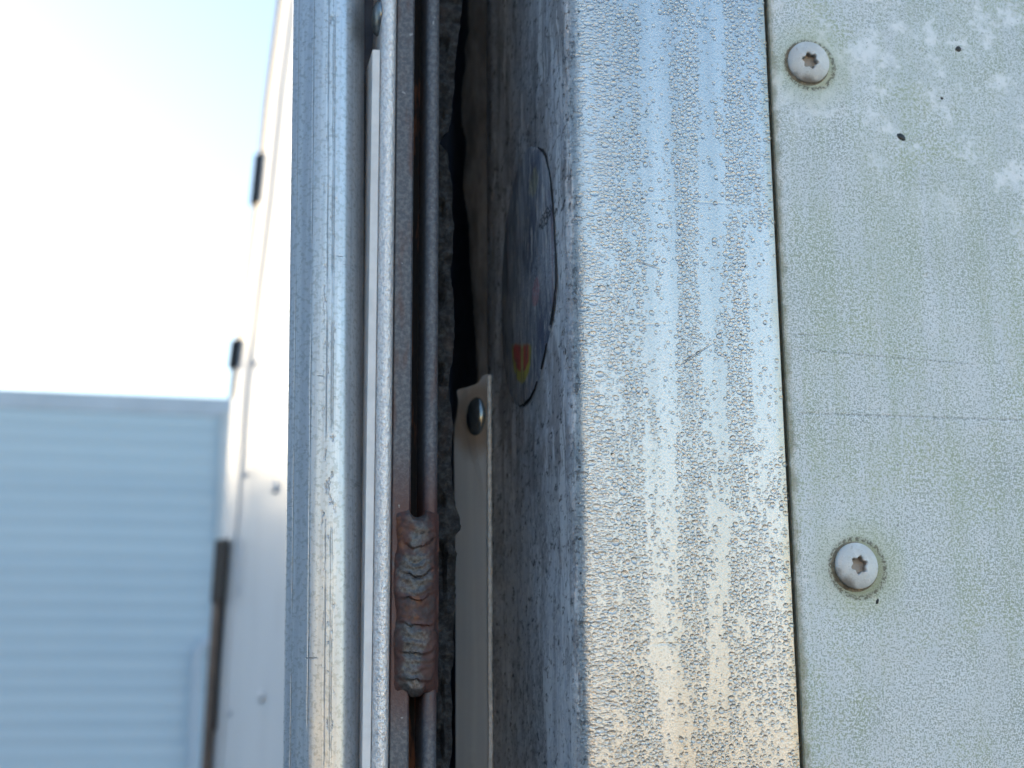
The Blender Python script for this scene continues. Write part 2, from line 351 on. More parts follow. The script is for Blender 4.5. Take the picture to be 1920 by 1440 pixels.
BROWN = mat_simple('rusty_bar', (.11, .075, .06), .6, .1, .35, 30)
TRUNKM = mat_simple('bark', (.10, .075, .05), .9, 0, .3, 8)
CAULK = mat_simple('dirty_sealant', (.24, .20, .14), .8, 0, .4, 700)

# ------------------------------------------------------------------ mesh helpers
def link(name, me, mat=None, parent=None, smooth=None, loc=None):
    o = bpy.data.objects.new(name, me); COL.objects.link(o)
    if mat is not None:
        for q in (mat if isinstance(mat, (list, tuple)) else [mat]): me.materials.append(q)
    if parent is not None: o.parent = parent
    if loc is not None: o.location = loc
    if smooth is not None:
        me.shade_smooth()
        try: me.set_sharp_from_angle(angle=R(smooth))
        except Exception: pass
    return o
def mesh(name, v, f):
    me = bpy.data.meshes.new(name); me.from_pydata([tuple(map(float, p)) for p in v], [], f); me.update(); return me
def recalc(me):
    import bmesh
    bm = bmesh.new(); bm.from_mesh(me); bmesh.ops.recalc_face_normals(bm, faces=bm.faces); bm.to_mesh(me); bm.free(); return me
def ext(name, prof, z0, z1, mat, parent=None, smooth=35, zs=None, shear=None):
    """extrude a closed X/Y outline in mm from z0 to z1 (metres); shear = lean (dx/dz, z where it is true)"""
    zs = zs or [z0, z1]; n = len(prof); v = []
    for z in zs:
        dx = 0 if shear is None else shear[0] * (z - shear[1])
        v += [(x * MM + dx, y * MM, z) for x, y in prof]
    f = []
    for k in range(len(zs) - 1):
        for i in range(n):
            j = (i + 1) % n; f.append((k * n + i, k * n + j, (k + 1) * n + j, (k + 1) * n + i))
    f.append(tuple(range(n))[::-1]); f.append(tuple((len(zs) - 1) * n + i for i in range(n)))
    return link(name, recalc(mesh(name, v, f)), mat, parent, smooth)
def box(name, x0, x1, y0, y1, z0, z1, mat, parent=None):
    return ext(name, [(x0 / MM, y0 / MM), (x1 / MM, y0 / MM), (x1 / MM, y1 / MM), (x0 / MM, y1 / MM)], z0, z1, mat, parent, None)
def tag(o, label, cat=None, group=None, kind=None):
    if label: o['label'] = label
    if cat: o['category'] = cat
    if group: o['group'] = group
    if kind: o['kind'] = kind
    return o
def empty(name, loc=(0, 0, 0)):
    o = bpy.data.objects.new(name, None); COL.objects.link(o); o.location = loc; o.empty_display_size = .05; return o

# ------------------------------------------------------------------ ground
me = mesh('yard_ground', [(-600, -600, 0), (600, -600, 0), (600, 600, 0), (-600, 600, 0)], [(0, 1, 2, 3)])
tag(link('yard_ground', me, YARD), 'dark gravelled asphalt yard under the trailers', kind='structure')

# ------------------------------------------------------------------ the near trailer
ZB, ZT = 0.004, 3.9
trailer = empty('cargo_trailer', (0, 0, 0))
tag(trailer, 'weathered aluminium cargo trailer corner with screwed panel, wet corner post and door edge', 'trailer')

# side panel, thin sheet, 1 mm joint left of it
panel = ext('side_panel', [(186.15, .5), (186.5, 0), (2600, 0), (2600, 3), (186.15, 3)], ZB, ZT, PANEL, trailer, 20)
tag(panel, 'chalky pale grey side sheet with algae specks and two screws')
ext('backing_board', [(150, 4), (2600, 4), (2600, 40), (150, 40)], ZB, ZT, BLACK, trailer, None)

def screw_mesh():
    n = 48; v = []; f = []; rings = []
    th = [2 * math.pi * i / n for i in range(n)]
    star = lambda r0: [(r0 + .16 * r0 * math.cos(6 * t)) for t in th]
    def ring(rs, h):
        b = len(v)
        for t, r in zip(th, rs): v.append((r * math.cos(t) * MM, -h * MM, r * math.sin(t) * MM))
        rings.append(b)
    H = 2.9
    dome = lambda r: .75 + (H - .75) * math.sqrt(max(0, 1 - (r / 7.15) ** 2))
    ring(star(2.3), .5); ring(star(2.45), dome(2.5) - .3); ring(star(2.75), dome(2.9))
    for r in (3.6, 4.3, 5.1, 5.8, 6.4, 6.8, 7.0): ring([r] * n, dome(r))
    ring([7.0] * n, .25); ring([6.6] * n, -.2)
    for a, b in zip(rings, rings[1:]):
        for i in range(n):
            j = (i + 1) % n; f.append((a + i, b + i, b + j, a + j))
    v.append((0, -.4 * MM, 0)); c = len(v) - 1
    for i in range(n): f.append((c, rings[0] + i, rings[0] + (i + 1) % n))
    return recalc(mesh('screw', v, f))
def collar_mesh(seed):
    rg = random.Random(seed); n = 64; v = []; f = []
    for i in range(n):
        t = 2 * math.pi * i / n; wb = 1 + .10 * math.sin(3 * t + seed) + rg.uniform(-.05, .05)
        side = .55 + .45 * math.cos(t - 3.7)
        for r, h in ((6.7, .1), (7.15, .22 * (.4 + side)), (7.15 + .55 * wb * side, .12), (7.3 + .9 * wb * side, -.1)):
            v.append((r * math.cos(t) * MM, -h * MM, r * math.sin(t) * MM))
    for i in range(n):
        for k in range(3):
            a, b = i * 4 + k, ((i + 1) % n) * 4 + k; f.append((a, a + 1, b + 1, b))
    return recalc(mesh('sealant_ring', v, f))
sm = screw_mesh()
for k, (sx, sz) in enumerate(SCREWS):
    s = link('screw', sm, None, panel, 32, (sx * MM, 0, ZC + sz * MM))
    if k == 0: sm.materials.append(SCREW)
    s.rotation_euler = (R((3.5, -1)[k]), R((12, 41)[k]), R((-2, 3)[k]))
    tag(s, ('upper round screw head with a six-lobed socket and dirty rim', 'lower round screw head with a six-lobed socket and green collar')[k])
    link('sealant_ring', collar_mesh(k + 1), CAULK, panel, 60, (sx * MM, 0, ZC + sz * MM))
def speck_mesh(name, ax, az, seed):
    rg = random.Random(seed); n = 14; v = [(0, -.35 * MM, 0)]
    for q, hh in ((.6, .28), (1, -.05)):
        for i in range(n):
            t = 2 * math.pi * i / n; r = q * (1 + rg.uniform(-.12, .12)); v.append((ax * r * math.cos(t) * MM, -hh * MM, az * r * math.sin(t) * MM))
    f = [(0, 1 + i, 1 + (i + 1) % n) for i in range(n)] + [(1 + i, 1 + n + i, 1 + n + (i + 1) % n, 1 + (i + 1) % n) for i in range(n)]
    return recalc(mesh(name, v, f))
for i, (x, z, ax, az, rot) in enumerate(((230.5, 199.4, 1.75, 1.15, 35), (253.4, 232.7, 1.25, 1.15, 0), (246.0, 214.4, .6, .5, 20), (225.5, 249.8, 1.1, .7, 10), (212.3, 48.2, .5, .9, 20))):  # raised dark domes stand in for small holes in the sheet
    o = link('hole_dome', speck_mesh('hole_dome', ax, az, i), HOLE_BLACK, panel, 60, (x * MM, 0, ZC + z * MM)); o.rotation_euler = (0, R(rot), 0)

# corner post: face at y=0, rounded corner, inward face at x=118.2, lip at the back
XC, RAD = 118.2, 5.2
arc = [(XC + RAD - RAD * math.sin(a), RAD - RAD * math.cos(a)) for a in [R(90 * k / 9) for k in range(10)]]
prof = [(185.15, .4), (184.8, 0)] + [(160, -.05), (140, -.1)] + arc + [(XC, 30), (XC, 60), (XC, 104), (XC - 1.0, 106.5), (XC - 1.4, 114), (XC - 1.0, 121), (XC + 2, 122), (XC + 3, 120), (XC + 3, 8), (125.2, 3.2), (185.15, 3.2)]
zs = [ZB] + [ZC - .06 + .004 * k for k in range(100)] + [ZT]
post = ext('corner_post', prof, ZB, ZT, POST, trailer, 40, zs)
for vv in post.data.vertices:                              # dents along the rounded corner
    z = vv.co.z - ZC; x = vv.co.x / MM
    if vv.co.y < .03 and -.06 < z < .34 and x < 127:
        k = max(0, 1 - (x - XC) / 9)
        d = .35 * math.sin(z * 95 + 1) + .25 * math.sin(z * 230) + .20 * math.sin(z * 410 + 2)
        vv.co.x += k * d * .5 * MM
tag(post, 'dull aluminium corner post beaded with water, its inward face grimy')

# water beads on the post ---------------------------------------------------
def surf(s):                                               # s = developed X position in mm; returns point, normal
    if s >= XC + RAD: return (s, -.10 if s < 150 else -.04), (0, -1)
    a = (XC + RAD - s) / RAD; a = min(a, R(88))
    return (XC + RAD - RAD * math.sin(a), RAD - RAD * math.cos(a)), (-math.sin(a), -math.cos(a))
def vn(x, z, seed):
    xi, zi = math.floor(x), math.floor(z); fx, fz = x - xi, z - zi
    h = lambda a, b: (math.sin(a * 127.1 + b * 311.7 + seed * 17.3) * 43758.5453) % 1
    fx = fx * fx * (3 - 2 * fx); fz = fz * fz * (3 - 2 * fz)
    return (h(xi, zi) * (1 - fx) + h(xi + 1, zi) * fx) * (1 - fz) + (h(xi, zi + 1) * (1 - fx) + h(xi + 1, zi + 1) * fx) * fz
def bands(s, z):
    """how readily beads sit here, 0..1"""
    wob = .9 * math.sin(z * .045 + 1) + .5 * math.sin(z * .13)
    t = min(1, max(0, (z + 5) / 240))
    c1 = 144.3 + 3.2 * t + wob * .6; w1 = 4.6 if z > 60 else 3.9
    c2 = 160.6 + 5.2 * t - wob * .5; w2 = 3.0 + 1.4 * t
    if z < 30: c1 += (30 - z) * .12
    d = 1.0
    d *= min(1, max(0, (abs(s - c1) - w1) / 1.2))
    if z > 10: d *= min(1, max(0, (abs(s - c2) - w2) / 1.2 + (.25 if z < 90 else 0)))
    if vn(s * .28, z * .07, 3) > .70: d = max(d, .55)
    if vn(s * .16, z * .10, 5) > .72: d *= .25
    d = max(d, .05)
    if s > 176: d *= .55
    if s > 181 and z > 40: d *= .45
    if s > 175 and 95 < z < 165: d *= .12
    if s < 121: d *= .55
    return d
def beads():
    cell = 1.85; grid = {}; out = []
    def ok(s, z, r):
        gi, gj = int(s // cell), int(z // cell)
        for a in range(gi - 2, gi + 3):
            for b in range(gj - 2, gj + 3):
                for (s2, z2, r2) in grid.get((a, b), ()):
                    if (s - s2) ** 2 + (z - z2) ** 2 < (.82 * (r + r2)) ** 2: return False
        return True
    rg = random.Random(5)
    for rmin, rmax, tries in ((.95, 1.3, 700), (.62, .92, 9000), (.44, .66, 30000), (.24, .42, 30000)):
        for _ in range(tries):
            s = rg.uniform(114.5, 184.8); z = rg.uniform(-22, 285); r = rg.uniform(rmin, rmax)
            if rg.random() > bands(s, z): continue
            if s > 134 and r > 1.08: continue
            if not ok(s, z, r * .98): continue
            grid.setdefault((int(s // cell), int(z // cell)), []).append((s, z, r)); out.append((s, z, r))
    n = 10; lev = ((1.0, -.03), (.93, .24), (.70, .48), (.36, .61)); V = []; F = []
    for (s, z, r) in out:
        b = len(V); ph = rg.uniform(0, 6.28); st = rg.uniform(.85, 1.12) * (1.25 if s < 130 else 1.0); e1, e2, e3 = rg.uniform(0, .13), rg.uniform(0, 6.28), rg.uniform(0, 6.28)
        hk = rg.uniform(.62, .95) * (.8 if s < 133 else 1.0); sag = rg.uniform(0, .16)
        for q, h in lev:
            for i in range(n):
                t = 2 * math.pi * i / n; rr = r * q * (1 + e1 * math.sin(2 * t + e2) + .5 * e1 * math.sin(3 * t + e3))
                a = rr * math.cos(t) * st; c = rr * math.sin(t) / st - sag * r * h * 1.6
                P, Nn = surf(s + a); hh = h * r * hk
                V.append(((P[0] + Nn[0] * hh) * MM, (P[1] + Nn[1] * hh) * MM, ZC + (z + c) * MM))
        P, Nn = surf(s); hh = .65 * r * hk
        V.append(((P[0] + Nn[0] * hh) * MM, (P[1] + Nn[1] * hh) * MM, ZC + (z - sag * r * .9) * MM))
        for k in range(3):
            for i in range(n):
                j = (i + 1) % n; F.append((b + k * n + i, b + k * n + j, b + (k + 1) * n + j, b + (k + 1) * n + i))
        for i in range(n): F.append((b + 3 * n + i, b + 3 * n + (i + 1) % n, b + 4 * n))
    print('beads', len(out), 'faces', len(F))
    me = mesh('water_beads', V, F)
    return me
o = link('water_beads', beads(), WATER, post); o.data.shade_smooth()
tag(o, 'small water beads covering the aluminium corner post', kind='stuff')

# faded round decal on the inward face
dpts = [(45.7, 205.2), (32.1, 197.9), (23.7, 188.2), (18.8, 171.9), (16.3, 153.3), (18.9, 143.6), (26.4, 135.1), (37.8, 125.7), (49.4, 120.4), (69.4, 120.0), (83.7, 126.4), (94.1, 137.6), (98.5, 156.3), (97.5, 173.3), (93.0, 188.0), (84.5, 199.0), (72.0, 206.5), (57.8, 208.4)]
def smooth_loop(p, sub=6):
    n = len(p); out = []
    for i in range(n):
        a, b, c, d = [np.array(p[(i + k - 1) % n]) for k in range(4)]
        for k in range(sub):
            t = k / sub; out.append(tuple(.5 * ((2 * b) + (-a + c) * t + (2 * a - 5 * b + 4 * c - d) * t * t + (-a + 3 * b - 3 * c + d) * t ** 3)))
    return out
lp = smooth_loop(dpts); lp = [(y + random.uniform(-.35, .35), z + random.uniform(-.35, .35)) for y, z in lp]
cy, cz = 62, 166; v = []; f = []
for q, x in ((.0, 117.75), (.5, 117.75), (.97, 117.72), (1.0, 118.25)):
    for y, z in lp: v.append((x * MM, (cy + (y - cy) * q) * MM, ZC + (cz + (z - cz) * q) * MM))
n = len(lp)
for k in range(3):
    for i in range(n):
        j = (i + 1) % n; f.append((k * n + i, k * n + j, (k + 1) * n + j, (k + 1) * n + i))
tag(link('decal', recalc(mesh('decal', v, f)), DECAL, post, 30), 'faded dark round sticker with a scrap of red and yellow')
# black weathered rim of the decal, right-hand edge
v = []; f = []
seg = [p for p in lp[int(n * .03):int(n * .56)]]
for i, (y, z) in enumerate(seg):
    wv = .12 + .55 * abs(math.sin(i * .37)) ** 2 + random.uniform(0, .35)
    dy, dz = y - cy, z - cz; L = math.hypot(dy, dz); dy /= L; dz /= L
    for q, x in ((-.3, 117.7), (.2, 117.45), (wv, 117.9)): v.append((x * MM, (y + dy * q) * MM, ZC + (z + dz * q) * MM))
for i in range(len(seg) - 1):
    if vn(i * .33, 2, 4) < .36: continue
    for k in range(2): f.append((i * 3 + k, i * 3 + k + 1, i * 3 + k + 4, i * 3 + k + 3))
link('decal_edge', recalc(mesh('decal_edge', v, f)), DARKRUB, post, 60)

# dusty brown sealant strip behind the inward face, ragged towards the gap
BP, BD, BN = np.array([117.0, 122.0]), np.array([-.34, .94]), np.array([-.94, -.34])
zz = [303, 289, 282, 276, 263, 252, 245, 239, 232, 224, 212, 200, 192, 185, 172, 158.5, 152, 146, 120, 60, 0]
yy = [13.2, 12.4, 16.5, 15, 18.3, 18.3, 15.5, 14.1, 16, 17.4, 13.5, 11.7, 12.0, 10.5, 9.2, 7.4, 7.5, 6.6, 6, 6, 6]
zf = np.arange(-80, 316, 1.5); yf = np.interp(zf, zz[::-1], yy[::-1]) + RNG.uniform(-.5, .5, len(zf))
v = []; f = []
for z, ye in zip(zf, yf):
    for q in np.linspace(0, 1, 8):
        p = BP + BD * (ye * q - 1.5 * (1 - q)) + BN * (.8 * math.sin(q * 2.8) + RNG.uniform(-.1, .1)); v.append((p[0] * MM, p[1] * MM, ZC + z * MM))
    p = BP + BD * ye - BN * 2.5; v.append((p[0] * MM, p[1] * MM, ZC + z * MM))
for k in range(len(zf) - 1):
    for i in range(8): f.append((k * 9 + i, k * 9 + i + 1, (k + 1) * 9 + i + 1, (k + 1) * 9 + i))
tag(link('sealant_strip', recalc(mesh('sealant_strip', v, f)), FOAM, trailer, 40), 'dusty brown ragged sealant deep in the door gap')

# cream sheet on the inward face, angled into the gap, its bright cut edge towards the camera
LP, LD, LN = np.array([115.3, 111.0]), np.array([-.60, .80]), np.array([-.80, -.60])
top = [(-.4, 139.0), (-.6, 141.1), (1.0, 141.4), (2.9, 140.9), (4.6, 139.0), (6.5, 138.3), (10.5, 137.8), (14.1, 137.6), (15.6, 137.3), (15.9, 136.4), (15.7, 134), (15.9, 132.2), (16.6, 128.2), (17.8, 124.4), (18.1, 114.2), (17.7, 100), (17.4, 84.2), (17.0, 40), (16.9, 0.2), (16.9, -900), (.1, -900)]
outline = top + [(.05 + RNG.uniform(-.16, .16), z) for z in np.arange(-40, 138, 2.6)]
outline = [(l * .94, z) for l, z in outline]
n = len(outline); v = []
for t in (0, -1.7):
    for l, z in outline:
        k = 1.6 * max(0, (z - 133) / 8) * max(0, (l - 3) / 12)              # top corner curled towards the gap
        p = LP + LD * l + LN * (t + k); v.append((p[0] * MM, p[1] * MM, ZC + z * MM))
f = [tuple(range(n)), tuple(range(2 * n - 1, n - 1, -1))] + [(i, (i + 1) % n, n + (i + 1) % n, n + i) for i in range(n)]
me = recalc(mesh('liner_sheet', v, f)); me.materials.append(SHEET); me.materials.append(SEDGE)
for p in me.polygons:
    if p.normal.y < -.6 and p.normal.x > -.2: p.material_index = 1
liner = link('liner_sheet', me, None, trailer); tag(liner, 'cream sheet metal liner with a bright cut edge in the gap')
def dome_mesh(name, r, h, n=28, rings=8):
    v = []; f = []
    for k in range(rings):
        a = R(90) * k / rings
        for i in range(n):
            t = 2 * math.pi * i / n; v.append((-h * math.sin(a) * MM, r * math.cos(a) * math.cos(t) * MM, r * math.cos(a) * math.sin(t) * MM))
    v.append((-h * MM, 0, 0))
    for k in range(rings - 1):
        for i in range(n):
            j = (i + 1) % n; f.append((k * n + i, k * n + j, (k + 1) * n + j, (k + 1) * n + i))
    for i in range(n): f.append(((rings - 1) * n + i, (rings - 1) * n + (i + 1) % n, rings * n))
    return recalc(mesh(name, v, f))
hz = [-1.6] + [z * MM for z in np.arange(-40, 141.5, 2.0)]; v = []; f = []
for z in hz:
    j = RNG.uniform(-.12, .12)
    for x, y in ((114.75 + j, 110.6), (114.9 + j, 109.6), (116.1 + j, 109.4), (116.5 + j, 110.0), (116.6, 112.5), (115.2, 112.5)): v.append((x * MM, y * MM, ZC + z))
for k in range(len(hz) - 1):
    for i in range(6): f.append((k * 6 + i, k * 6 + (i + 1) % 6, (k + 1) * 6 + (i + 1) % 6, (k + 1) * 6 + i))
f.append(tuple((len(hz) - 1) * 6 + i for i in range(6)))
tag(link('cut_edge', recalc(mesh('cut_edge', v, f)), SEDGE, liner, 30), 'bright folded edge of the cream sheet')
_p = LP + LD * 5.6 - LN * .05
o = link('rivet', dome_mesh('rivet', 7.4, 2.9), RIVET, liner, 60, (_p[0] * MM, _p[1] * MM, ZC + 126.2 * MM)); o.scale = (1, .62, 1); o.rotation_euler = (0, 0, R(37)); tag(o, 'domed grey rivet head on the cream sheet')

# closed back of the gap
ext('gap_back', [(60, 232), (140, 232), (140, 240), (60, 240)], ZB, ZT, BLACK, trailer, None)
ext('inner_wall', [(121.5, 125), (124, 125), (124, 231.5), (121.5, 231.5)], ZB, ZT, BLACK, trailer, None)

# ------------------------------------------------------------------ door edge: two steel flanges, weld, trim, rail
door = empty('door', (0, 0, 0)); door.parent = trailer
ext('flange', [(69.9, 41.2), (70.4, 40.2), (75.4, 40), (76, 40.7), (76, 62), (69.9, 62)], ZB, ZT, STEEL, door, 30)
rodp = [(82.5 + 2.2 * math.cos(R(a)), 42.2 + 2.2 * math.sin(R(a))) for a in range(180, 361, 15)]
ext('rounded_flange', rodp + [(84.7, 62), (80.3, 62)], ZB, ZT, STEEL, door, 60)
ext('slot_floor', [(75.2, 55), (81, 55), (81, 61.5), (75.2, 61.5)], ZB, ZT, SLOT, door, None)
ext('slot_seam', [(76.4, 50), (76.9, 49.6), (77.3, 50), (77.3, 56), (76.4, 56)], ZB, ZC + .02, STEEL, door, None)
ext('door_core', [(58.5, 62.5), (86, 62.5), (86, 225), (58.5, 225)], ZB, ZT, BLACK, door, None)

# weld bead
nx, nz = 34, 150; v = []; f = []
z0, z1, x0, x1 = 20.0, 78.5, 71.3, 85.0
starts = [78.5, 66.5, 57.5, 50.0, 42.0, 33.5, 26.5, 18]
rg = np.random.default_rng(3)
def vnoise(x, z, sc, seed):
    x *= sc; z *= sc; xi, zi = math.floor(x), math.floor(z); fx, fz = x - xi, z - zi
    h = lambda a, b: (math.sin(a * 127.1 + b * 311.7 + seed * 17.3) * 43758.5453) % 1
    fx = fx * fx * (3 - 2 * fx); fz = fz * fz * (3 - 2 * fz)
    return (h(xi, zi) * (1 - fx) + h(xi + 1, zi) * fx) * (1 - fz) + (h(xi, zi + 1) * (1 - fx) + h(xi + 1, zi + 1) * fx) * fz
for k in range(nz):
    for i in range(nx):
        tz = k / (nz - 1); tx = i / (nx - 1); x = x0 + (x1 - x0) * tx; u = (tx - .48) / .52
        slot = max(0, 1 - ((x - 78.2) / 2.5) ** 2)
        zlo = 22.5 + 1.2 * (vnoise(x, 0, .5, 3) - .5) - 1.8 * slot; zhi = 79.0 - 1.2 * u * u - 2.6 * math.sqrt(slot) + .8 * (vnoise(x, 9, .5, 3) - .5)
        z = zlo + (zhi - zlo) * tz
        za = z - 3.6 * u * u + 3.4 * (vnoise(x, z, .17, 4) - .5) + 1.6 * (vnoise(x, z, .45, 12) - .5)               # crescents open upwards
        hgt = 0
        for a, b in zip(starts, starts[1:]):
            if b <= za < a:
                t = (za - b) / (a - b); hgt = .70 * (1 - t) ** .6 - .1 + .13 * math.sin(t * 17 + 3 * vnoise(x, z, .3, 8))
        lobe = .5 + .5 * math.cos(2 * math.pi * (za - 26) / 8.3)
        wid = .90 + .06 * lobe + .14 * (vnoise(2, z, .25, 6) - .5)
        uu = min(1, abs(u) / wid)
        body = 2.5 * math.sqrt(max(0, 1 - uu ** 2.4))
        sh = max(0, abs(u) - .30) / .70; ln = 2.2 + 9.0 * sh * (.35 + .9 * vnoise(x, 3, .35, 21))
        endf = min(1, max(0, z - zlo) / ln) ** .6 * min(1, max(0, zhi - z) / (ln * .9)) ** .6
        h = endf * (body + hgt * (1 - uu ** 2) * 1.25 + .45 * (vnoise(x, z, .4, 1) - .5) + .3 * (vnoise(x, z, 1.2, 2) - .5)) * .8 + .06 - .75 * (1 - endf) - .9 * max(0, abs(u) - .62 - .34 * vnoise(u > 0, z, .28, 31)) / .3
        v.append(((x + 1.8 * (vnoise(1, z, .22, 7) - .5) * u * u * (u < 0)) * MM, (40.0 - h) * MM, ZC + z * MM))
for k in range(nz - 1):
    for i in range(nx - 1): f.append((k * nx + i, k * nx + i + 1, (k + 1) * nx + i + 1, (k + 1) * nx + i))
b0 = len(v)
tag(link('weld_bead', recalc(mesh('weld_bead', v, f)), WELD, door, 50), 'rusty lumpy weld bead bridging the two steel flanges')
# solid plug under the bead so that the slot is closed behind it
box('weld_plug', .0758, .0806, .0406, .056, ZC + .0245, ZC + .0755, WELD, door)

# crumbling seal beside the rounded flange
rz = [258, 246, 234, 218, 206.6, 193.4, 176.4, 161.5, 150.5, 136, 125, 109, 97, 85, 74.5, 66, 59, 49, 41, 32.5, 22.7, 13, 0]
rx = [94.0, 92.9, 91.6, 90.7, 88.5, 90.7, 91.1, 90.1, 91.3, 91.9, 90, 91.2, 90.6, 91.5, 93.7, 92.7, 91.8, 92.2, 91, 91.4, 90.7, 91.1, 90.4]
zf = np.arange(-60, 300, 1.1); xe = np.interp(zf, rz[::-1], rx[::-1])
j = 0
for i in range(len(zf)):
    j = j * .82 + RNG.uniform(-.22, .22); xe[i] += j
for zc_ in (206, 70.5):                      # torn notches
    d = np.abs(zf - zc_); xe -= np.where(d < 4, 1.8 * (1 - (d / 4) ** 2), 0)
zz_ = np.concatenate([[-1600], zf, [2150]]); xx_ = np.concatenate([[xe[0]], xe, [xe[-1]]])
v = []; f = []; nc = 10
for z, xr in zip(zz_, xx_):
    for i in range(nc):
        t = i / (nc - 1); y = 48.5 + 3.2 * (1 - t) * 0 + 2.0 * vnoise(t * 8, z, .33, 2) + 1.6 * vnoise(t * 8, z, .9, 5) + (3.0 * max(0, vnoise(t * 5, z, .12, 9) - .55) * 6 if t < .6 else 0)
        v.append(((84.2 + (xr - 84.2) * t) * MM, y * MM, ZC + z * MM))
    v.append(((xr - .5) * MM, 56 * MM, ZC + z * MM)); v.append((84.2 * MM, 60 * MM, ZC + z * MM))
nc += 2
for k in range(len(zz_) - 1):
    for i in range(nc - 1): f.append((k * nc + i, k * nc + i + 1, (k + 1) * nc + i + 1, (k + 1) * nc + i))
tag(link('door_seal', recalc(mesh('door_seal', v, f)), RUB, door, 50), 'crumbling black rubber seal with a torn edge')

# pebbled bright trim strip and the white bar behind it
tp = [(64.5, 41.5), (64.7, 39.4), (65.2, 38.4), (66.0, 37.7), (67.0, 37.3), (68.0, 37.4), (68.8, 37.9), (69.4, 38.8), (69.75, 40.2)]
ext('edge_trim', tp + [(69.85, 60), (64.5, 60)], ZB, ZT, PEB, door, 60, [ZB] + [ZC - .05 + .01 * k for k in range(36)] + [ZT])
ext('white_bar', [(61.9, 39.9), (64.35, 39.6), (64.35, 58), (61.9, 58)], ZB, ZC + .2328, WHITEBAR, door, None)
o = link('bolt_head', dome_mesh('bolt_head', 6.2, 2.6), RIVET, door, 60, (64.6 * MM, 45 * MM, ZC + 247.0 * MM)); tag(o, 'small domed bolt head in the dark gap at the top')

# worn aluminium rail left of the trim
rp = [(42, 62), (37.2, 48.5), (36.4, 47.2), (36.6, 46.4), (38.3, 44.7), (41.2, 42.4), (43.2, 41.1), (43.7, 40.85), (46, 40.2), (48.3, 39.65), (48.6, 39.6), (51, 39.4), (52.7, 39.6), (53.9, 40.1), (55.2, 41.0), (56.6, 42.4), (57.9, 44.3), (59.1, 46.6), (60.0, 49.0), (60.6, 50.2), (61.1, 51.5), (61.5, 54), (61.5, 62)]
ext('door_rail', [(x + .9, y) for x, y in rp], ZB, ZT, RAIL, door, 22, None, (-.0136, ZC + .12))

# ------------------------------------------------------------------ neighbour box body: raked white corner post, blurred
nb = empty('box_body', (.15, 2.0, 0)); tag(nb, 'blurred white box body corner with raked edge, left of the worn rail', 'trailer')
def nb_at(o): o.parent = nb; o.matrix_parent_inverse = Matrix.Translation((-.15, -2.0, 0)); return o
ze = [-1696, 3, 150, 285, 431, 557, 600, 748, 873, 1057, 1238, 1500, 2000]
_k = 1.049
xl = [56, 81, 85, 90, 95, 99, 102, 115, 126, 138, 155, 174, 208]
ze = [z * _k if z > 0 else z for z in ze]; xl = [x * _k for x in xl]
def raked(name, offs, mat, z0=None, z1=None, smooth=30, steps=None):
    """offs: closed outline of (dx, y) in mm relative to the raked edge line"""
    zs = [z for z in ze if (z0 is None or z > z0) and (z1 is None or z < z1)]
    if z0 is not None: zs = [z0] + zs
    if z1 is not None: zs = zs + [z1]
    n = len(offs); v = []
    for z in zs:
        e = np.interp(z, ze, xl); v += [((e + dx) * MM, y * MM, ZC + z * MM) for dx, y in offs]
    f = [(k * n + i, k * n + (i + 1) % n, (k + 1) * n + (i + 1) % n, (k + 1) * n + i) for k in range(len(zs) - 1) for i in range(n)]
    f += [tuple(range(n))[::-1], tuple((len(zs) - 1) * n + i for i in range(n))]
    return nb_at(link(name, recalc(mesh(name, v, f)), mat, None, smooth))
# face turned mostly to the left, so that it mirrors the sky over the far wall
raked('corner_post', [(0, 2120), (10, 2085), (17, 2065), (20, 2068), (34, 2030), (37, 2012), (120, 1780), (420, 1780), (420, 3900), (190, 3900), (16, 2135)], GEL)
raked('edge_seal', [(-5.5, 2128), (.5, 2114), (4, 2119), (-1.5, 2135)], DARKRUB, 590)
for z0, z1, d in ((925, 1010, 11), (640, 684, 13)):
    e0, e1 = np.interp(z0, ze, xl), np.interp(z1, ze, xl)
    tag(raked('clip', [(-d, 2118), (4, 2104), (4, 2132), (-d + 2, 2140)], DARKRUB, z0, z1), None)
raked('hinge_bar', [(-9, 2104), (2, 2084), (6, 2100), (-4, 2122)], BROWN, -1690, 350)
raked('hinge_knuckle', [(-12, 2098), (6, 2072), (11, 2096), (-8, 2122)], DARKRUB, 255, 352)
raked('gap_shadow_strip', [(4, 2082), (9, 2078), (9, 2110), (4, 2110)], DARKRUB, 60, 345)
rivm = dome_mesh('rivet', 9, 5, 16, 4)
rd = dome_mesh('rivet_small', 5, 3, 12, 3); rd.materials.append(GREYPAINT); rivm.materials.append(GEL)
fn = Vector((-.942, -.337, 0))
for x, z, me_, y in ((134, 629, rd, 2040), (129, 449, rd, 2040), (121, 269, rd, 2040), (117, 84, rd, 2040), (173, 409, rivm, 1930), (166, 103, rivm, 1930), (180, 715, rivm, 1930)):
    e = np.interp(z, ze, xl); px = e + (27 if me_ is rd else 66); py = 2049 if me_ is rd else 1931
    r_ = nb_at(link('rivet', me_, None, None, 60, ((px) * MM - .001, py * MM - .001, ZC + z * MM)))
    r_.rotation_euler = (0, 0, math.atan2(fn.y, fn.x) - math.pi)

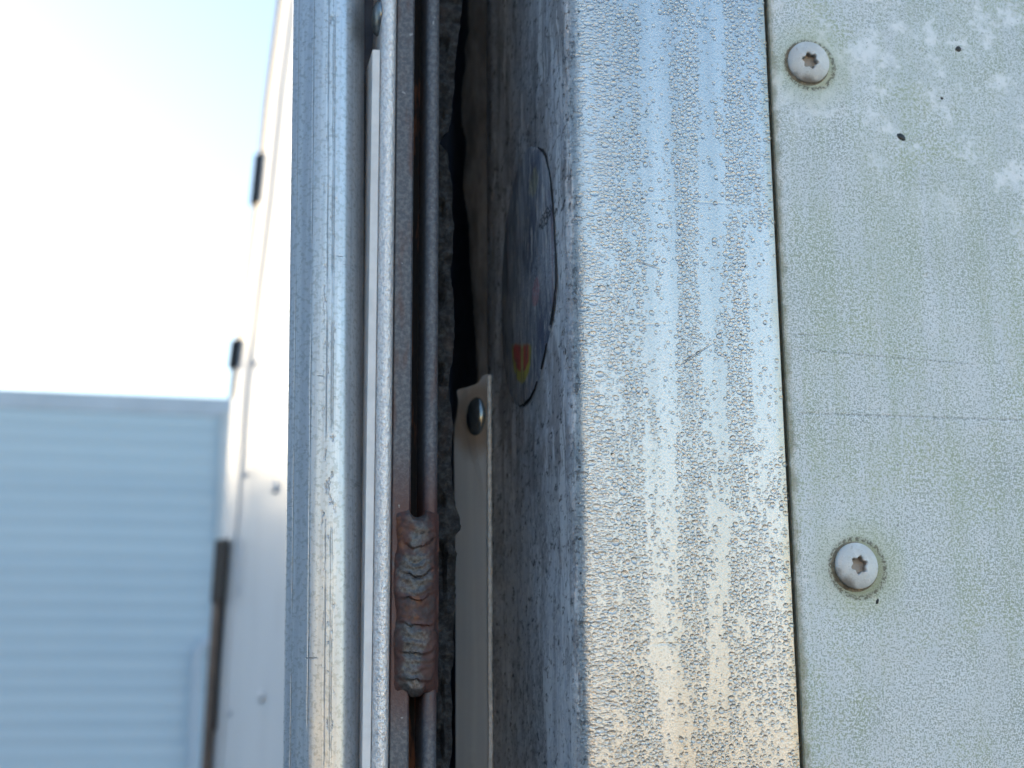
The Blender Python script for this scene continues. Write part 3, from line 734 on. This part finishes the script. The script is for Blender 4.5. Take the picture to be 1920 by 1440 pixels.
# ------------------------------------------------------------------ far planked trailer wall
FY = 9.25
fw = empty('planked_trailer', (-3.0, FY, 0)); tag(fw, 'long pale blue trailer side of horizontal planks, far left background', 'trailer')
def fw_at(o): o.parent = fw; o.matrix_parent_inverse = Matrix.Translation((3.0, -FY, 0)); return o
X0, X1 = -11.0, 2.4; P = .0975; ZTOP = ZC + 2.10
pv = []
pp = [(-.002, .0), (-.003, .010), (-.0055, .022), (-.0055, .068), (-.003, .088), (-.003, .0915), (-.0075, .0925), (-.0075, .0968), (.02, .0968), (.02, 0)]
for x in (X0 + 3.0, X1 + 3.0): pv += [(x, y, z) for y, z in pp]
n = len(pp); pf = [(i, (i + 1) % n, n + (i + 1) % n, n + i) for i in range(n)] + [tuple(range(n)), tuple(range(2 * n - 1, n - 1, -1))]
pm = recalc(mesh('plank', pv, pf)); pm.materials.append(PLANK)
k = 0; z = ZTOP - P
while z > 1.0:
    o = bpy.data.objects.new('plank', pm); COL.objects.link(o); o.parent = fw; o.location = (0, 0, z); z -= P; k += 1
zlow = z + P
fw_at(box('top_rail', X0, X1, FY - .012, FY + .06, ZTOP, ZTOP + .115, TOPRAIL))
fw_at(box('lower_skirt', X0, X1, FY - .02, FY + .04, .004, zlow, GREYPAINT))
fw_at(box('box_shell', X0, X1, FY + .07, FY + 2.5, .004, ZTOP + .10, GREYPAINT))
fw_at(box('end_post', .335, .40, FY - .05, FY - .002, .3, ZTOP + .03, GREYPAINT))
# hoop-shaped grab bar
path = [(.235, z) for z in np.linspace(-.55, .62, 14)] + [(.235 + .14 * (1 - math.cos(R(a))), .62 + .14 * math.sin(R(a))) for a in range(10, 91, 10)] + [(.50, .76)]
v = []; f = []; m_ = 12; r = .019
for i, (x, z) in enumerate(path):
    a = np.array(path[max(0, i - 1)]); b = np.array(path[min(len(path) - 1, i + 1)]); t = (b - a) / np.linalg.norm(b - a); nrm = np.array([-t[1], t[0]])
    for q in range(m_):
        th = 2 * math.pi * q / m_; v.append((x + nrm[0] * r * math.cos(th), FY - .075 + r * math.sin(th), ZC + z + nrm[1] * r * math.cos(th)))
for i in range(len(path) - 1):
    for q in range(m_): f.append((i * m_ + q, i * m_ + (q + 1) % m_, (i + 1) * m_ + (q + 1) % m_, (i + 1) * m_ + q))
fw_at(link('grab_hoop', recalc(mesh('grab_hoop', v, f)), TOPRAIL, None, 60))

# ------------------------------------------------------------------ added box trailer, unseen to the left, for a blue reflection in the rail
sb = empty('added_trailer', (-4.2, -1.0, 0)); tag(sb, 'unseen blue grey box trailer, added at the left for its reflection in the rail', 'trailer')
def sb_at(o): o.parent = sb; o.matrix_parent_inverse = Matrix.Translation((4.2, 1.0, 0)); return o
SIDE = mat_simple('blue_grey_paint', (.58, .68, .80), .5, 0, .08, 6)
sb_at(box('side_wall', -4.3, -4.2, -7.0, 4.5, 1.0, 3.95, SIDE)); sb_at(box('top_rail', -4.32, -4.16, -7.02, 4.52, 3.952, 4.06, GREYPAINT)); sb_at(box('skirt', -4.3, -4.22, -6.9, 4.4, .004, .996, DARKRUB))

# ------------------------------------------------------------------ added building, unseen behind the viewer, for a golden reflection in post and rail
wh = empty('added_warehouse', (0, -34, 0)); tag(wh, 'unseen long low hall added behind the viewer for a golden reflection', 'reflector')
def wh_at(o): o.parent = wh; o.matrix_parent_inverse = Matrix.Translation((0, 34, 0)); return o
GOLDEN = mat_simple('golden_render', (.88, .62, .28), .8, 0, .06, .8); ROOF = mat_simple('grey_roof', (.20, .20, .21), .7, 0, .1, 1)  # warm light put into the wall colour to gild its reflection
wh_at(box('wall', -60, 45, -46, -34, .004, 3.9, GOLDEN)); wh_at(box('roof', -60.4, 45.4, -46.4, -33.6, 3.902, 4.1, ROOF))
for k in range(9):
    wh_at(box('roller_door', -52 + k * 11, -47.5 + k * 11, -33.98, -33.94, .01, 2.6, GREYPAINT))
